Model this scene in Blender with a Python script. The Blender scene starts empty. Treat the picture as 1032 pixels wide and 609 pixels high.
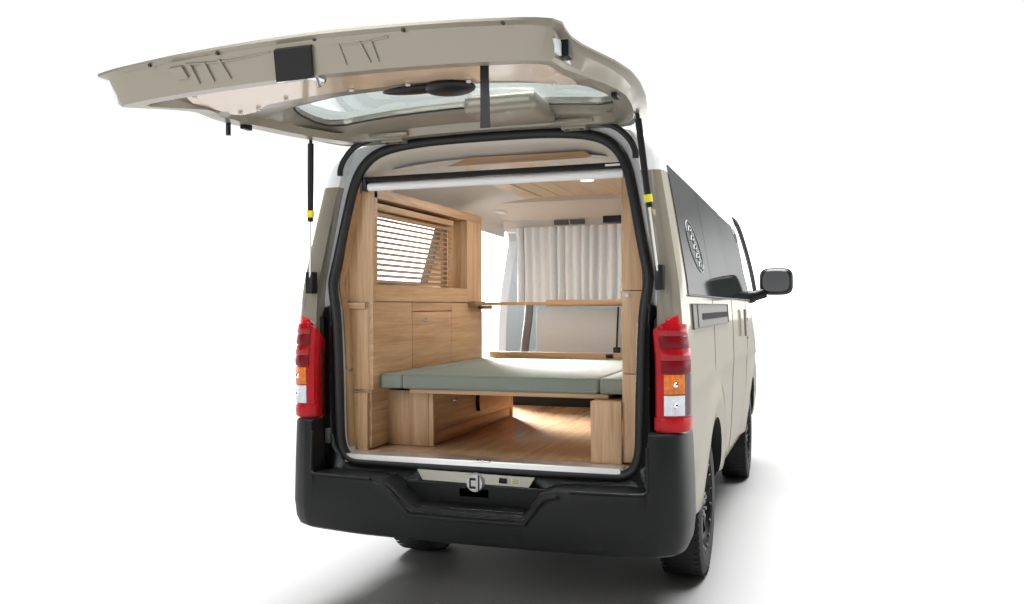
import bpy, bmesh, math, random
from mathutils import Vector, Matrix
random.seed(7)
S = bpy.context.scene
COL = S.collection
PI = math.pi

# ------------------------------------------------------------------ camera
def rot_vectors(yaw, pitch, roll):
    cy, sy, cp, sp, cr, sr = math.cos(yaw), math.sin(yaw), math.cos(pitch), math.sin(pitch), math.cos(roll), math.sin(roll)
    f = Vector((-sy*cp, cy*cp, sp)); r = Vector((cy, sy, 0)); u = r.cross(f)
    return cr*r + sr*u, -sr*r + cr*u, f
CR, CU, CF = rot_vectors(0.3320, 0.00553, -0.00518)
cam_d = bpy.data.cameras.new('camera'); cam = bpy.data.objects.new('camera', cam_d); COL.objects.link(cam)
M = Matrix.Identity(4)
for i in range(3):
    M[i][0], M[i][1], M[i][2] = CR[i], CU[i], -CF[i]
M[0][3], M[1][3], M[2][3] = 1.28067, -3.28714, 1.32474
cam.matrix_world = M
cam_d.sensor_width = 36; cam_d.lens = 867.75*36/1032; cam_d.clip_end = 500; cam_d.clip_start = .05
S.camera = cam

# ------------------------------------------------------------------ world (white studio surround) and lamps
w = bpy.data.worlds.new('World'); S.world = w; w.use_nodes = True
nt = w.node_tree; nt.nodes.clear()
out = nt.nodes.new('ShaderNodeOutputWorld'); bg = nt.nodes.new('ShaderNodeBackground')
tc = nt.nodes.new('ShaderNodeTexCoord'); sp = nt.nodes.new('ShaderNodeSeparateXYZ')
def ramp(sock, stops, interp='EASE'):
    r = nt.nodes.new('ShaderNodeValToRGB'); r.color_ramp.interpolation = interp
    while len(r.color_ramp.elements) < len(stops): r.color_ramp.elements.new(.5)
    for e, (p, v) in zip(r.color_ramp.elements, stops): e.position = p; e.color = (v, v, v, 1)
    nt.links.new(sock, r.inputs[0]); return r.outputs[0]
def mul(a, b):
    m_ = nt.nodes.new('ShaderNodeMath'); m_.operation = 'MULTIPLY'; nt.links.new(a, m_.inputs[0]); nt.links.new(b, m_.inputs[1]); return m_.outputs[0]
nt.links.new(tc.outputs['Generated'], sp.inputs[0])
# elevation: bright low backdrop, dark studio ceiling; depth: lit backdrop ahead, dim studio behind the camera
elev = ramp(sp.outputs['Z'], [(0, 1.0), (.065, .86), (.155, .285), (.40, .275), (.56, .035)])
ahead = nt.nodes.new('ShaderNodeMath'); ahead.operation = 'MULTIPLY_ADD'; ahead.inputs[1].default_value = .5; ahead.inputs[2].default_value = .5
nt.links.new(sp.outputs['Y'], ahead.inputs[0])
dep = ramp(ahead.outputs[0], [(0, .075), (.45, .09), (.70, 1.0)])
nt.links.new(mul(elev, dep), bg.inputs[1])
mul5 = nt.nodes.new('ShaderNodeMath'); mul5.operation = 'MULTIPLY'; mul5.inputs[1].default_value = 4.6
nt.links.new(bg.inputs[1].links[0].from_socket, mul5.inputs[0]); nt.links.new(mul5.outputs[0], bg.inputs[1])
nt.links.new(bg.outputs[0], out.inputs[0])

def area(name, loc, target, sx, sy, power, color=(1, 1, 1)):
    d = bpy.data.lights.new(name, 'AREA'); d.shape = 'RECTANGLE'; d.size = sx; d.size_y = sy
    d.energy = power; d.color = color
    o = bpy.data.objects.new(name, d); COL.objects.link(o); o.location = loc
    o.rotation_euler = (Vector(target)-Vector(loc)).to_track_quat('-Z', 'Y').to_euler()
    return o
sun_d = bpy.data.lights.new('overhead_key', 'SUN'); sun_d.energy = 15; sun_d.angle = math.radians(48)
sun = bpy.data.objects.new('overhead_key', sun_d); COL.objects.link(sun); sun.rotation_euler = (math.radians(-4), math.radians(1), 0)
area('rear_softbox', (-2.2, -6.0, 3.4), (0, 0, 1.2), 3, 2.2, 150)
door = area('door_fill', (-1.5, 2.9, 1.5), (.30, .50, .7), .5, .4, 34); door.data.spread = math.radians(34)  # added lamp outside the sliding door, brightens the bay floor
area('cabin_lamp_light', (0.0, 1.0, 1.93), (0, 1.0, 0), .7, 1.1, 9, (1, .99, .97))
area('cab_fill', (0.0, 2.9, 1.9), (0, 2.9, 0), .8, .8, 7)  # added fill light to brighten the cab interior
S.view_settings.view_transform = 'Standard'; S.view_settings.look = 'None'
S.view_settings.exposure = 0; S.view_settings.gamma = 1

# ------------------------------------------------------------------ materials
def mat(name, color, rough=.5, metal=0, spec=.5, coat=0, noise=None, bump=None, emit=None, alpha=None, transmission=0, ior=1.45):
    m = bpy.data.materials.new(name); m.use_nodes = True
    n = m.node_tree; b = n.nodes['Principled BSDF']
    b.inputs['Base Color'].default_value = (*color, 1); b.inputs['Roughness'].default_value = rough
    b.inputs['Metallic'].default_value = metal; b.inputs['Specular IOR Level'].default_value = spec
    b.inputs['Coat Weight'].default_value = coat; b.inputs['Coat Roughness'].default_value = .04
    b.inputs['Transmission Weight'].default_value = transmission; b.inputs['IOR'].default_value = ior
    t = n.nodes.new('ShaderNodeTexCoord')
    if noise:
        sc, amt = noise
        a = n.nodes.new('ShaderNodeTexNoise'); a.inputs['Scale'].default_value = sc; a.inputs['Detail'].default_value = 5
        mx = n.nodes.new('ShaderNodeMix'); mx.data_type = 'RGBA'
        mx.inputs[6].default_value = (*[c*(1-amt) for c in color], 1); mx.inputs[7].default_value = (*[min(1, c*(1+amt)) for c in color], 1)
        n.links.new(t.outputs['Object'], a.inputs['Vector']); n.links.new(a.outputs['Fac'], mx.inputs[0]); n.links.new(mx.outputs[2], b.inputs['Base Color'])
    if bump:
        sc, st = bump
        a = n.nodes.new('ShaderNodeTexNoise'); a.inputs['Scale'].default_value = sc; a.inputs['Detail'].default_value = 3
        bp = n.nodes.new('ShaderNodeBump'); bp.inputs['Strength'].default_value = st; bp.inputs['Distance'].default_value = .002
        n.links.new(t.outputs['Object'], a.inputs['Vector']); n.links.new(a.outputs['Fac'], bp.inputs['Height']); n.links.new(bp.outputs[0], b.inputs['Normal'])
    if emit:
        b.inputs['Emission Color'].default_value = (*emit[0], 1); b.inputs['Emission Strength'].default_value = emit[1]
    return m

def wood(name, axis='z', tint=1.0, rough=.42, c0=(.33, .185, .088), c1=(.56, .365, .205)):
    m = bpy.data.materials.new(name); m.use_nodes = True
    n = m.node_tree; b = n.nodes['Principled BSDF']; b.inputs['Roughness'].default_value = rough
    t = n.nodes.new('ShaderNodeTexCoord'); mp = n.nodes.new('ShaderNodeMapping')
    s = {'x': (1.2, 26, 26), 'y': (26, 1.2, 26), 'z': (26, 26, 1.2)}[axis]
    mp.inputs['Scale'].default_value = s
    a = n.nodes.new('ShaderNodeTexNoise'); a.inputs['Scale'].default_value = 1.6; a.inputs['Detail'].default_value = 6; a.inputs['Roughness'].default_value = .6
    a.inputs['Distortion'].default_value = .6
    f = n.nodes.new('ShaderNodeTexNoise'); f.inputs['Scale'].default_value = 9; f.inputs['Detail'].default_value = 3
    ad = n.nodes.new('ShaderNodeMath'); ad.operation = 'MULTIPLY_ADD'; ad.inputs[1].default_value = .35
    r = n.nodes.new('ShaderNodeValToRGB'); r.color_ramp.elements[0].position = .42; r.color_ramp.elements[1].position = .88
    r.color_ramp.elements[0].color = (*[c*tint for c in c0], 1); r.color_ramp.elements[1].color = (*[c*tint for c in c1], 1)
    n.links.new(t.outputs['Object'], mp.inputs[0]); n.links.new(mp.outputs[0], a.inputs['Vector']); n.links.new(mp.outputs[0], f.inputs['Vector'])
    n.links.new(f.outputs['Fac'], ad.inputs[0]); n.links.new(a.outputs['Fac'], ad.inputs[2]); n.links.new(ad.outputs[0], r.inputs[0])
    n.links.new(r.outputs[0], b.inputs['Base Color'])
    bp = n.nodes.new('ShaderNodeBump'); bp.inputs['Strength'].default_value = .12; bp.inputs['Distance'].default_value = .001
    n.links.new(ad.outputs[0], bp.inputs['Height']); n.links.new(bp.outputs[0], b.inputs['Normal'])
    return m

TAUPE = (.235, .213, .168)
def paint_two_tone():
    m = mat('two_tone_paint', TAUPE, rough=.6, spec=0)
    n = m.node_tree; b = n.nodes['Principled BSDF']
    gl = n.nodes.new('ShaderNodeBsdfGlossy'); gl.inputs['Roughness'].default_value = .09; gl.inputs['Color'].default_value = (1, .97, .90, 1)
    ms = n.nodes.new('ShaderNodeMixShader'); ms.inputs[0].default_value = .25
    n.links.new(b.outputs[0], ms.inputs[1]); n.links.new(gl.outputs[0], ms.inputs[2]); n.links.new(ms.outputs[0], n.nodes['Material Output'].inputs[0])
    t = n.nodes.new('ShaderNodeTexCoord'); s = n.nodes.new('ShaderNodeSeparateXYZ'); g = n.nodes.new('ShaderNodeMath'); g.operation = 'GREATER_THAN'
    g.inputs[1].default_value = 1.853
    mx = n.nodes.new('ShaderNodeMix'); mx.data_type = 'RGBA'
    mx.inputs[6].default_value = (*TAUPE, 1); mx.inputs[7].default_value = (.82, .83, .84, 1)
    n.links.new(t.outputs['Object'], s.inputs[0]); n.links.new(s.outputs['Z'], g.inputs[0]); n.links.new(g.outputs[0], mx.inputs[0]); n.links.new(mx.outputs[2], b.inputs['Base Color'])
    return m
PAINT2 = paint_two_tone()
PAINT = mat('taupe_paint', TAUPE, rough=.3, coat=.7)
PAINT_IN = mat('taupe_inner_paint', (.28, .255, .205), rough=.30, spec=.4, metal=.35)
TRIM = mat('headliner_fabric', (.68, .70, .71), rough=.9, noise=(60, .04), bump=(400, .2))
TRIM2 = mat('pale_plastic_trim', (.60, .57, .52), rough=.5)
BLACKP = mat('black_bumper_plastic', (.0065, .007, .0075), rough=.45, spec=.3, bump=(900, .25), noise=(3, .12))
RUBBER = mat('black_rubber', (.010, .010, .011), rough=.5)
TYRE = mat('tyre_rubber', (.014, .014, .014), rough=.75, noise=(20, .3))
BLACKM = mat('black_satin', (.008, .008, .009), rough=.35, spec=.3)
DARK = mat('dark_void', (.006, .006, .006), rough=.9)
CHROME = mat('bright_metal', (.75, .75, .76), rough=.18, metal=1)
ALU = mat('aluminium', (.80, .80, .79), rough=.38, metal=.85, noise=(30, .05))
STEEL = mat('polished_rod', (.6, .6, .6), rough=.15, metal=1)
WHITEC = mat('blind_cassette_white', (.80, .80, .80), rough=.4)
GLASSD = mat('tinted_side_glass', (.02, .024, .023), rough=.04, spec=.035)
def film_glass():
    m = mat('tinted_side_film', (.016, .019, .018), rough=.5, spec=0)
    n = m.node_tree; b = n.nodes['Principled BSDF']; g = n.nodes.new('ShaderNodeBsdfGlossy'); g.inputs['Roughness'].default_value = .05
    x = n.nodes.new('ShaderNodeMixShader'); x.inputs[0].default_value = .17
    n.links.new(b.outputs[0], x.inputs[1]); n.links.new(g.outputs[0], x.inputs[2]); n.links.new(x.outputs[0], n.nodes['Material Output'].inputs[0])
    return m
GLASSD = film_glass()
GLASS = mat('clear_green_glass', (.84, .93, .91), rough=.0, transmission=1, ior=1.45)
RED = mat('red_lens', (.30, .004, .008), rough=.12, spec=.5, noise=(45, .35))
REDH = mat('bright_red_housing', (.40, .005, .010), rough=.28, spec=.3)
REDD = mat('deep_red_lens', (.15, .003, .006), rough=.3, spec=.25)
AMBER = mat('amber_lens', (.62, .17, .03), rough=.25, spec=.4, noise=(70, .6))
CLEARL = mat('clear_lens', (.62, .64, .68), rough=.25, spec=.4, noise=(80, .22))
SMOKE = mat('smoked_lens', (.10, .06, .06), rough=.3, spec=.3)
YEL = mat('yellow_collar', (.75, .68, .02), rough=.45)
WZ = wood('oak_upright_grain', 'z'); WY = wood('oak_long_grain', 'y'); WX = wood('oak_cross_grain', 'x')
WF = wood('oak_floor', 'y', .95, .26)
WCEIL = wood('pale_oak_ceiling', 'y', 1.0, .3, (.56, .38, .22), (.74, .57, .38))
WPINK = mat('tailgate_card_panel', (.52, .39, .275), rough=.16, coat=.5, noise=(6, .06))
BLINDW = wood('blind_slat_wood', 'y', .8)
FOAM = mat('sage_mattress_cover', (.205, .228, .19), rough=.95, noise=(160, .16), bump=(500, .5))
CURT = mat('cream_curtain', (.70, .76, .81), rough=.9, noise=(50, .05), bump=(500, .3))
SEATF = mat('pale_grey_seat_fabric', (.46, .51, .53), rough=.9, noise=(90, .06), bump=(500, .3))
DGREY = mat('dark_grey_trim', (.10, .10, .10), rough=.6)
DECAL = mat('silver_decal', (.34, .36, .36), rough=.9, spec=0)
STICK = mat('yellow_sticker', (.62, .62, .35), rough=.5)

# ------------------------------------------------------------------ helpers
ROOTLOC = {}
def finish(name, bm, m, parent=None, smooth=35, label=None, mats=None):
    bmesh.ops.remove_doubles(bm, verts=bm.verts, dist=1e-5)
    bmesh.ops.recalc_face_normals(bm, faces=bm.faces)
    if smooth:
        a = math.radians(smooth)
        for f in bm.faces: f.smooth = True
        for e in bm.edges:
            if len(e.link_faces) == 2 and e.calc_face_angle(0) > a: e.smooth = False
    me = bpy.data.meshes.new(name); bm.to_mesh(me); bm.free()
    for mm in (mats or [m]): me.materials.append(mm)
    o = bpy.data.objects.new(name, me); COL.objects.link(o)
    if parent is not None:
        o.parent = parent; o.matrix_parent_inverse = parent_world(parent).inverted()
    if label: o['label'] = label
    return o
def parent_world(p):
    return Matrix.Translation(p.location) if p.type == 'EMPTY' else Matrix.Identity(4)
def thing(name, label, cat, loc, group=None):
    o = bpy.data.objects.new(name, None); COL.objects.link(o); o.location = loc; o.empty_display_size = .1
    o['label'] = label; o['category'] = cat
    if group: o['group'] = group
    return o
def tag(o, label, cat, group=None):
    o['label'] = label; o['category'] = cat
    if group: o['group'] = group
    return o
def box(bm, x0, x1, y0, y1, z0, z1, bev=0, seg=2):
    vs = [bm.verts.new((x, y, z)) for x in (x0, x1) for y in (y0, y1) for z in (z0, z1)]
    fs = [bm.faces.new([vs[i] for i in q]) for q in ((0, 1, 3, 2), (4, 6, 7, 5), (0, 4, 5, 1), (2, 3, 7, 6), (0, 2, 6, 4), (1, 5, 7, 3))]
    if bev:
        es = list({e for f in fs for e in f.edges})
        bmesh.ops.bevel(bm, geom=es, offset=bev, segments=seg, profile=.6, affect='EDGES')
    return fs
def B(x0, x1, y0, y1, z0, z1, bev=.002, seg=2):
    bm = bmesh.new(); box(bm, x0, x1, y0, y1, z0, z1, bev, seg); return bm
def tube(bm, pts, r, n=10, closed=False, sx=1.0, sy=1.0, caps=True):
    pts = [Vector(p) for p in pts]; rings = []; N = len(pts); prev = None
    rr = r if isinstance(r, (list, tuple)) else [r]*N
    for i, p in enumerate(pts):
        if closed: d = pts[(i+1) % N]-pts[i-1]
        else: d = pts[min(i+1, N-1)]-pts[max(i-1, 0)]
        d.normalize()
        if prev is None:
            a = Vector((0, 1, 0)) if abs(d.y) < .9 else Vector((1, 0, 0))
        else: a = prev
        u = (a-d*a.dot(d)).normalized(); v = d.cross(u); prev = u
        rings.append([bm.verts.new(p+(u*math.cos(2*PI*k/n)*sx+v*math.sin(2*PI*k/n)*sy)*rr[i]) for k in range(n)])
    M_ = N if closed else N-1
    for i in range(M_):
        a, b = rings[i], rings[(i+1) % N]
        for k in range(n): bm.faces.new((a[k], a[(k+1) % n], b[(k+1) % n], b[k]))
    if not closed and caps:
        bm.faces.new(rings[0][::-1]); bm.faces.new(rings[-1])
def T(pts, r, n=10, **k):
    bm = bmesh.new(); tube(bm, pts, r, n, **k); return bm
def prism(bm, poly, fn0, fn1):
    a = [bm.verts.new(fn0(p)) for p in poly]; b = [bm.verts.new(fn1(p)) for p in poly]; n = len(poly)
    bm.faces.new(a[::-1]); bm.faces.new(b)
    for i in range(n): bm.faces.new((a[i], a[(i+1) % n], b[(i+1) % n], b[i]))
def cyl(bm, c, axis, r, h, n=32, r2=None):
    c = Vector(c); r2 = r if r2 is None else r2
    u, v, d = {'x': (Vector((0, 1, 0)), Vector((0, 0, 1)), Vector((1, 0, 0))), 'y': (Vector((0, 0, 1)), Vector((1, 0, 0)), Vector((0, 1, 0))), 'z': (Vector((1, 0, 0)), Vector((0, 1, 0)), Vector((0, 0, 1)))}[axis]
    a = [bm.verts.new(c+(u*math.cos(2*PI*k/n)+v*math.sin(2*PI*k/n))*r) for k in range(n)]
    b = [bm.verts.new(c+d*h+(u*math.cos(2*PI*k/n)+v*math.sin(2*PI*k/n))*r2) for k in range(n)]
    bm.faces.new(a[::-1]); bm.faces.new(b)
    for i in range(n): bm.faces.new((a[i], a[(i+1) % n], b[(i+1) % n], b[i]))
def catmull(pts, sub):
    P = [Vector(p) for p in pts]; out_ = []
    for i in range(len(P)-1):
        p0 = P[max(i-1, 0)]; p1 = P[i]; p2 = P[i+1]; p3 = P[min(i+2, len(P)-1)]
        for k in range(sub):
            t = k/sub
            out_.append(.5*((2*p1)+(-p0+p2)*t+(2*p0-5*p1+4*p2-p3)*t*t+(-p0+3*p1-3*p2+p3)*t**3))
    out_.append(P[-1]); return out_
def interp(tab, x):
    if x <= tab[0][0]: return tab[0][1]
    for (a, b), (c, d) in zip(tab, tab[1:]):
        if x <= c: return b+(d-b)*(x-a)/(c-a)
    return tab[-1][1]
def tmp_obj(bm):
    bmesh.ops.remove_doubles(bm, verts=bm.verts, dist=1e-5); bmesh.ops.recalc_face_normals(bm, faces=bm.faces)
    me = bpy.data.meshes.new('tmp'); bm.to_mesh(me); bm.free()
    o = bpy.data.objects.new('tmp', me); COL.objects.link(o); return o
def boolean(bm, cutters, op='DIFFERENCE'):
    base = tmp_obj(bm); cs = [tmp_obj(c) for c in cutters]
    for c in cs:
        md = base.modifiers.new('b', 'BOOLEAN'); md.object = c; md.operation = op; md.solver = 'EXACT'
    dg = bpy.context.evaluated_depsgraph_get(); dg.update()
    me = bpy.data.meshes.new_from_object(base.evaluated_get(dg))
    res = bmesh.new(); res.from_mesh(me)
    for o in [base]+cs:
        d = o.data; bpy.data.objects.remove(o); bpy.data.meshes.remove(d)
    bpy.data.meshes.remove(me)
    return res

# ------------------------------------------------------------------ setting: white studio floor
bm = bmesh.new(); prism(bm, [(-150, -60), (150, -60), (150, 240), (-150, 240)], lambda p: (p[0], p[1], -.05), lambda p: (p[0], p[1], 0))
fl = finish('floor', bm, mat('white_studio_floor', (.25, .25, .25), rough=.6, spec=.3), smooth=0); fl['kind'] = 'structure'

# ------------------------------------------------------------------ VAN
van = thing('camper_van', 'taupe and white camper van, black bumper, tailgate raised over an oak-lined load bay', 'camper van', (0, 2.3, 0))

PROFILE = [(0, .37), (.45, .37), (.70, .372), (.775, .385), (.806, .43), (.824, .52), (.835, .66), (.842, .82), (.845, .93), (.851, 1.0), (.850, 1.06), (.847, 1.18), (.842, 1.27), (.835, 1.36), (.826, 1.44),
           (.806, 1.56), (.784, 1.69), (.762, 1.81), (.750, 1.88), (.744, 1.92), (.728, 1.965), (.69, 2.0), (.62, 2.027), (.50, 2.047), (.30, 2.062), (0, 2.070)]
HALF = [(v[0], v[2]) for v in catmull([(x, 0, z) for x, z in PROFILE], 5)]
def hw(z):      # half width of the body at height z
    best = .84
    for (a, b), (c, d) in zip(HALF, HALF[1:]):
        if b <= z <= d and d > b: best = a+(c-a)*(z-b)/(d-b)
    return best
def shear(z): return .085*max(0, (z-1.35)/.65)**1.2
YS = [-.035, -.030, -.018, .0, .025, .06, .12, .2, .28, .35, .42, .49, .56, .63, .70, .77, .84, .91, .98, 1.06, 1.14, 1.21, 1.28, 1.35, 1.42, 1.49, 1.56, 1.63, 1.7, 1.8, 2.0, 2.2, 2.5, 2.75, 2.9, 3.0, 3.1, 3.2, 3.3, 3.4, 3.5, 3.62, 3.75, 3.85, 3.95, 4.05, 4.15, 4.25, 4.4, 4.52, 4.6, 4.64, 4.655]
def sec(y):
    ins = interp([(-.035, .040), (-.030, .026), (-.018, .012), (0, .005), (.025, .001), (.06, 0), (1.8, 0), (3.0, -.014), (3.6, -.022), (4.1, -.014), (4.4, .012), (4.52, .07), (4.6, .12), (4.64, .17), (4.655, .24)], y)
    topz = interp([(0, 2.07), (.3, 2.082), (1, 2.105), (2.6, 2.105), (3.2, 2.08), (3.45, 2.03), (4.1, 1.45), (4.3, 1.30), (4.5, 1.14), (4.6, 1.05), (4.655, .95)], y)
    out_ = []
    for x, z in HALF:
        k = 1-ins/.85; zz = (z-1.1)*(1-ins/1.2*.9)+1.1
        if z > .9: zz = .9+(zz-.9)*(topz-.9)/(2.07-.9)
        yy = y
        if y < 1.0: yy = y+shear(z)*(1-max(0, y))
        fl_ = sum(.020*math.exp(-((math.hypot(y-yc, zz-.345)-.52)/.085)**2) for yc in (1.06, 3.62)) if x > .7 and zz > .42 else 0
        out_.append((x*k+fl_, yy, zz))
    return out_
bm = bmesh.new(); rings = []
for y in YS:
    s = sec(y); full = s + [(-x, yy, z) for x, yy, z in s[-2:0:-1]]
    rings.append([bm.verts.new(p) for p in full])
n = len(rings[0])
for a, b in zip(rings, rings[1:]):
    for k in range(n): bm.faces.new((a[k], a[(k+1) % n], b[(k+1) % n], b[k]))
bm.faces.new(rings[0]); bm.faces.new(rings[-1][::-1])

OPEN = [(0, 2.030), (.2, 2.029), (.33, 2.022), (.44, 2.008), (.515, 1.983), (.567, 1.935), (.598, 1.87), (.614, 1.80), (.634, 1.70), (.660, 1.56), (.682, 1.46), (.686, 1.43), (.680, 1.38), (.668, 1.31), (.660, 1.20), (.655, 1.05), (.652, .90),
        (.650, .78), (.643, .73), (.625, .69), (.595, .672), (.55, .668), (0, .668)]
def mirror_poly(h): return h + [(-x, z) for x, z in h[-2:0:-1]]
OPENP = mirror_poly(OPEN)
def offset_half(h, d):
    c = (0, 1.3); o = []
    for i, (x, z) in enumerate(h):
        a = Vector(h[max(i-1, 0)]); b = Vector(h[min(i+1, len(h)-1)]); t = (b-a).normalized(); nrm = Vector((-t.y, t.x))
        if nrm.dot(Vector((x, z))-Vector(c)) < 0: nrm = -nrm
        o.append((x+nrm.x*d if 0 < i < len(h)-1 else 0, z+nrm.y*d))
    return o
POCK = [(0, 2.2), (.55, 2.2), (.60, 2.08), (.635, 1.98), (.655, 1.90), (.675, 1.80), (.69, 1.70), (.712, 1.56), (.732, 1.44), (.738, 1.36), (.738, .70), (.738, .49), (0, .485)]
cut1 = bmesh.new(); prism(cut1, mirror_poly(POCK), lambda p: (p[0], -.3, p[1]), lambda p: (p[0], .035+.7*shear(p[1]), p[1]))
cut2 = bmesh.new(); prism(cut2, OPENP, lambda p: (p[0], -.4, p[1]), lambda p: (p[0], .25, p[1]))
# hollow cabin
cav = bmesh.new(); rr_ = []
for y in [.11, .3, .9, 2.0, 3.0, 3.4, 3.8, 4.0]:
    topz = interp([(0, 2.025), (1, 2.05), (2.6, 2.05), (3.3, 1.98), (3.8, 1.6), (4.0, 1.42)], y)
    h = []
    for x, z in HALF:
        if z < .60: continue
        zz = z if z < .9 else .9+(z-.9)*(topz-.9)/(2.07-.9)
        h.append((max(0, x-.045) if x > .05 else 0, zz))
    h = [(0, .62), (h[0][0], .62)] + h
    rr_.append([cav.verts.new((x, y, z)) for x, z in h] + [cav.verts.new((-x, y, z)) for x, z in h[-2:0:-1]])
n = len(rr_[0])
for a, b in zip(rr_, rr_[1:]):
    for k in range(n): cav.faces.new((a[k], a[(k+1) % n], b[(k+1) % n], b[k]))
cav.faces.new(rr_[0]); cav.faces.new(rr_[-1][::-1])
def side_cut(poly, s):
    c = bmesh.new(); prism(c, poly, lambda p: (s*.5, p[0], p[1]), lambda p: (s*1.1, p[0], p[1])); return c
cuts = [cut1, cav, cut2,
        side_cut([(1.47, .72), (2.62, .72), (2.62, 1.80), (2.56, 1.86), (1.53, 1.86), (1.47, 1.80)], -1),
        side_cut([(.14, 1.45), (1.20, 1.45), (1.30, 1.80), (.14, 1.80)], -1),
        side_cut([(2.85, 1.40), (3.75, 1.40), (3.35, 1.80), (3.2, 1.86), (2.85, 1.86)], -1),
        side_cut([(2.30, 1.40), (3.75, 1.40), (3.40, 1.80), (3.2, 1.87), (2.30, 1.87)], 1),
        side_cut([(1.12, 1.40), (2.2, 1.40), (2.2, 1.87), (1.12, 1.87)], 1)]
for yc in (1.06, 3.62):
    for s in (-1, 1):
        c = bmesh.new(); cyl(c, (s*.52 if s > 0 else -1.2, yc, .345), 'x', .428, .68, 64); cuts.append(c)
ws = bmesh.new(); prism(ws, [(-.60, 1.42), (.60, 1.42), (.55, 1.90), (-.55, 1.90)], lambda p: (p[0], 3.2, p[1]), lambda p: (p[0], 4.9, p[1])); cuts.append(ws)
bm = boolean(bm, cuts)
body = finish('body', bm, None, van, smooth=28, mats=[PAINT2, TRIM, BLACKP])
for p in body.data.polygons:
    c = p.center
    if .06 < c.y < 4.1 and .6 < c.z < 2.06 and abs(c.x) < hw(c.z)-.03 and not (c.y < .16 and p.normal.y < -.5):
        p.material_index = 1

for p in body.data.polygons:
    c = p.center
    for yc in (1.06, 3.62):
        if abs(math.hypot(c.y-yc, c.z-.345)-.428) < .004 and abs(p.normal.x) < .3 and abs(c.x) > .5: p.material_index = 2
# wheel-arch lip, underbody
ub = bmesh.new(); box(ub, -.58, .58, .75, 4.3, .27, .40, .02); box(ub, -.62, .62, .0, .8, .41, .60, .02)
cyl(ub, (-.62, 1.06, .33), 'x', .075, 1.24, 20); cyl(ub, (-.10, 1.06, .30), 'x', .14, .2, 24)
finish('chassis', ub, DARK, van)
for s in (-1, 1):
    for yc in (1.06, 3.62):
        pts = [(s*.80, yc+.426*math.cos(a), .345+.426*math.sin(a)) for a in [PI*(.05+.90*i/24) for i in range(25)]]
        bm = bmesh.new()
        r0 = [bm.verts.new(p) for p in pts]; r1 = [bm.verts.new((s*.50, p[1], p[2])) for p in pts]
        for i in range(24): bm.faces.new((r0[i], r0[i+1], r1[i+1], r1[i]))
        bm.faces.new(r1)
        finish('wheel_arch_liner', bm, DARK, van)

# wheels
def wheel(x, y):
    s = 1 if x > 0 else -1
    prof = [(.235, -.095), (.30, -.100), (.328, -.088), (.338, -.06), (.340, 0), (.338, .06), (.328, .088), (.30, .100), (.235, .095), (.225, .07), (.225, -.07)]
    bm = bmesh.new(); N = 64; rings = []
    for k in range(N):
        a = 2*PI*k/N
        rings.append([bm.verts.new((x+s*o, y+r*math.cos(a), .340+r*math.sin(a))) for r, o in prof])
    for k in range(N):
        a, b = rings[k], rings[(k+1) % N]
        for j in range(len(prof)): bm.faces.new((a[j], a[(j+1) % len(prof)], b[(j+1) % len(prof)], b[j]))
    # tread blocks
    for k in range(56):
        a = 2*PI*k/56
        for o in (-.075, -.025, .025, .075):
            m = Matrix.Translation((x+s*o, y, .34)) @ Matrix.Rotation(a+(.03 if o*4 % .2 > .1 else 0), 4, 'X') @ Matrix.Translation((0, 0, .338))
            r = bmesh.ops.create_cube(bm, size=1, matrix=m @ Matrix.Diagonal((.038, .026, .003, 1)))
    w_ = finish('wheel', bm, TYRE, van)
    # rim: barrel + spokes
    bm = bmesh.new(); prof2 = [(.232, .085), (.222, .088), (.205, .060), (.19, -.06), (.20, -.075), (.232, -.085)]
    rings = []
    for k in range(48):
        a = 2*PI*k/48
        rings.append([bm.verts.new((x+s*o, y+r*math.cos(a), .340+r*math.sin(a))) for r, o in prof2])
    for k in range(48):
        a, b = rings[k], rings[(k+1) % 48]
        for j in range(len(prof2)): bm.faces.new((a[j], a[(j+1) % len(prof2)], b[(j+1) % len(prof2)], b[j]))
    for k in range(8):
        m = Matrix.Translation((x+s*.055, y, .34)) @ Matrix.Rotation(2*PI*k/8, 4, 'X') @ Matrix.Translation((0, 0, .13))
        bmesh.ops.create_cube(bm, size=1, matrix=m @ Matrix.Diagonal((.03, .045, .17, 1)))
    cyl(bm, (x+s*.02, y, .34), 'x', .075, s*.05, 24, .06)
    finish('rim', bm, BLACKM, w_)
    for k in range(6):
        a = 2*PI*(k+.5)/6; bm = bmesh.new()
        cyl(bm, (x+s*.07, y+.055*math.cos(a), .34+.055*math.sin(a)), 'x', .010, s*.014, 8)
        finish('wheel_nut', bm, CHROME, w_)
    for k in range(16 if s > 0 else 0):
        a = 2*PI*(k+.5)/16; bm = bmesh.new()
        cyl(bm, (x+s*.084, y+.212*math.cos(a), .34+.212*math.sin(a)), 'x', .007, s*.007, 8)
        finish('rim_rivet', bm, CHROME, w_)
for x in (.704, -.704):
    wheel(x, 1.06); wheel(x+math.copysign(.034, x), 3.62)

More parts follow.
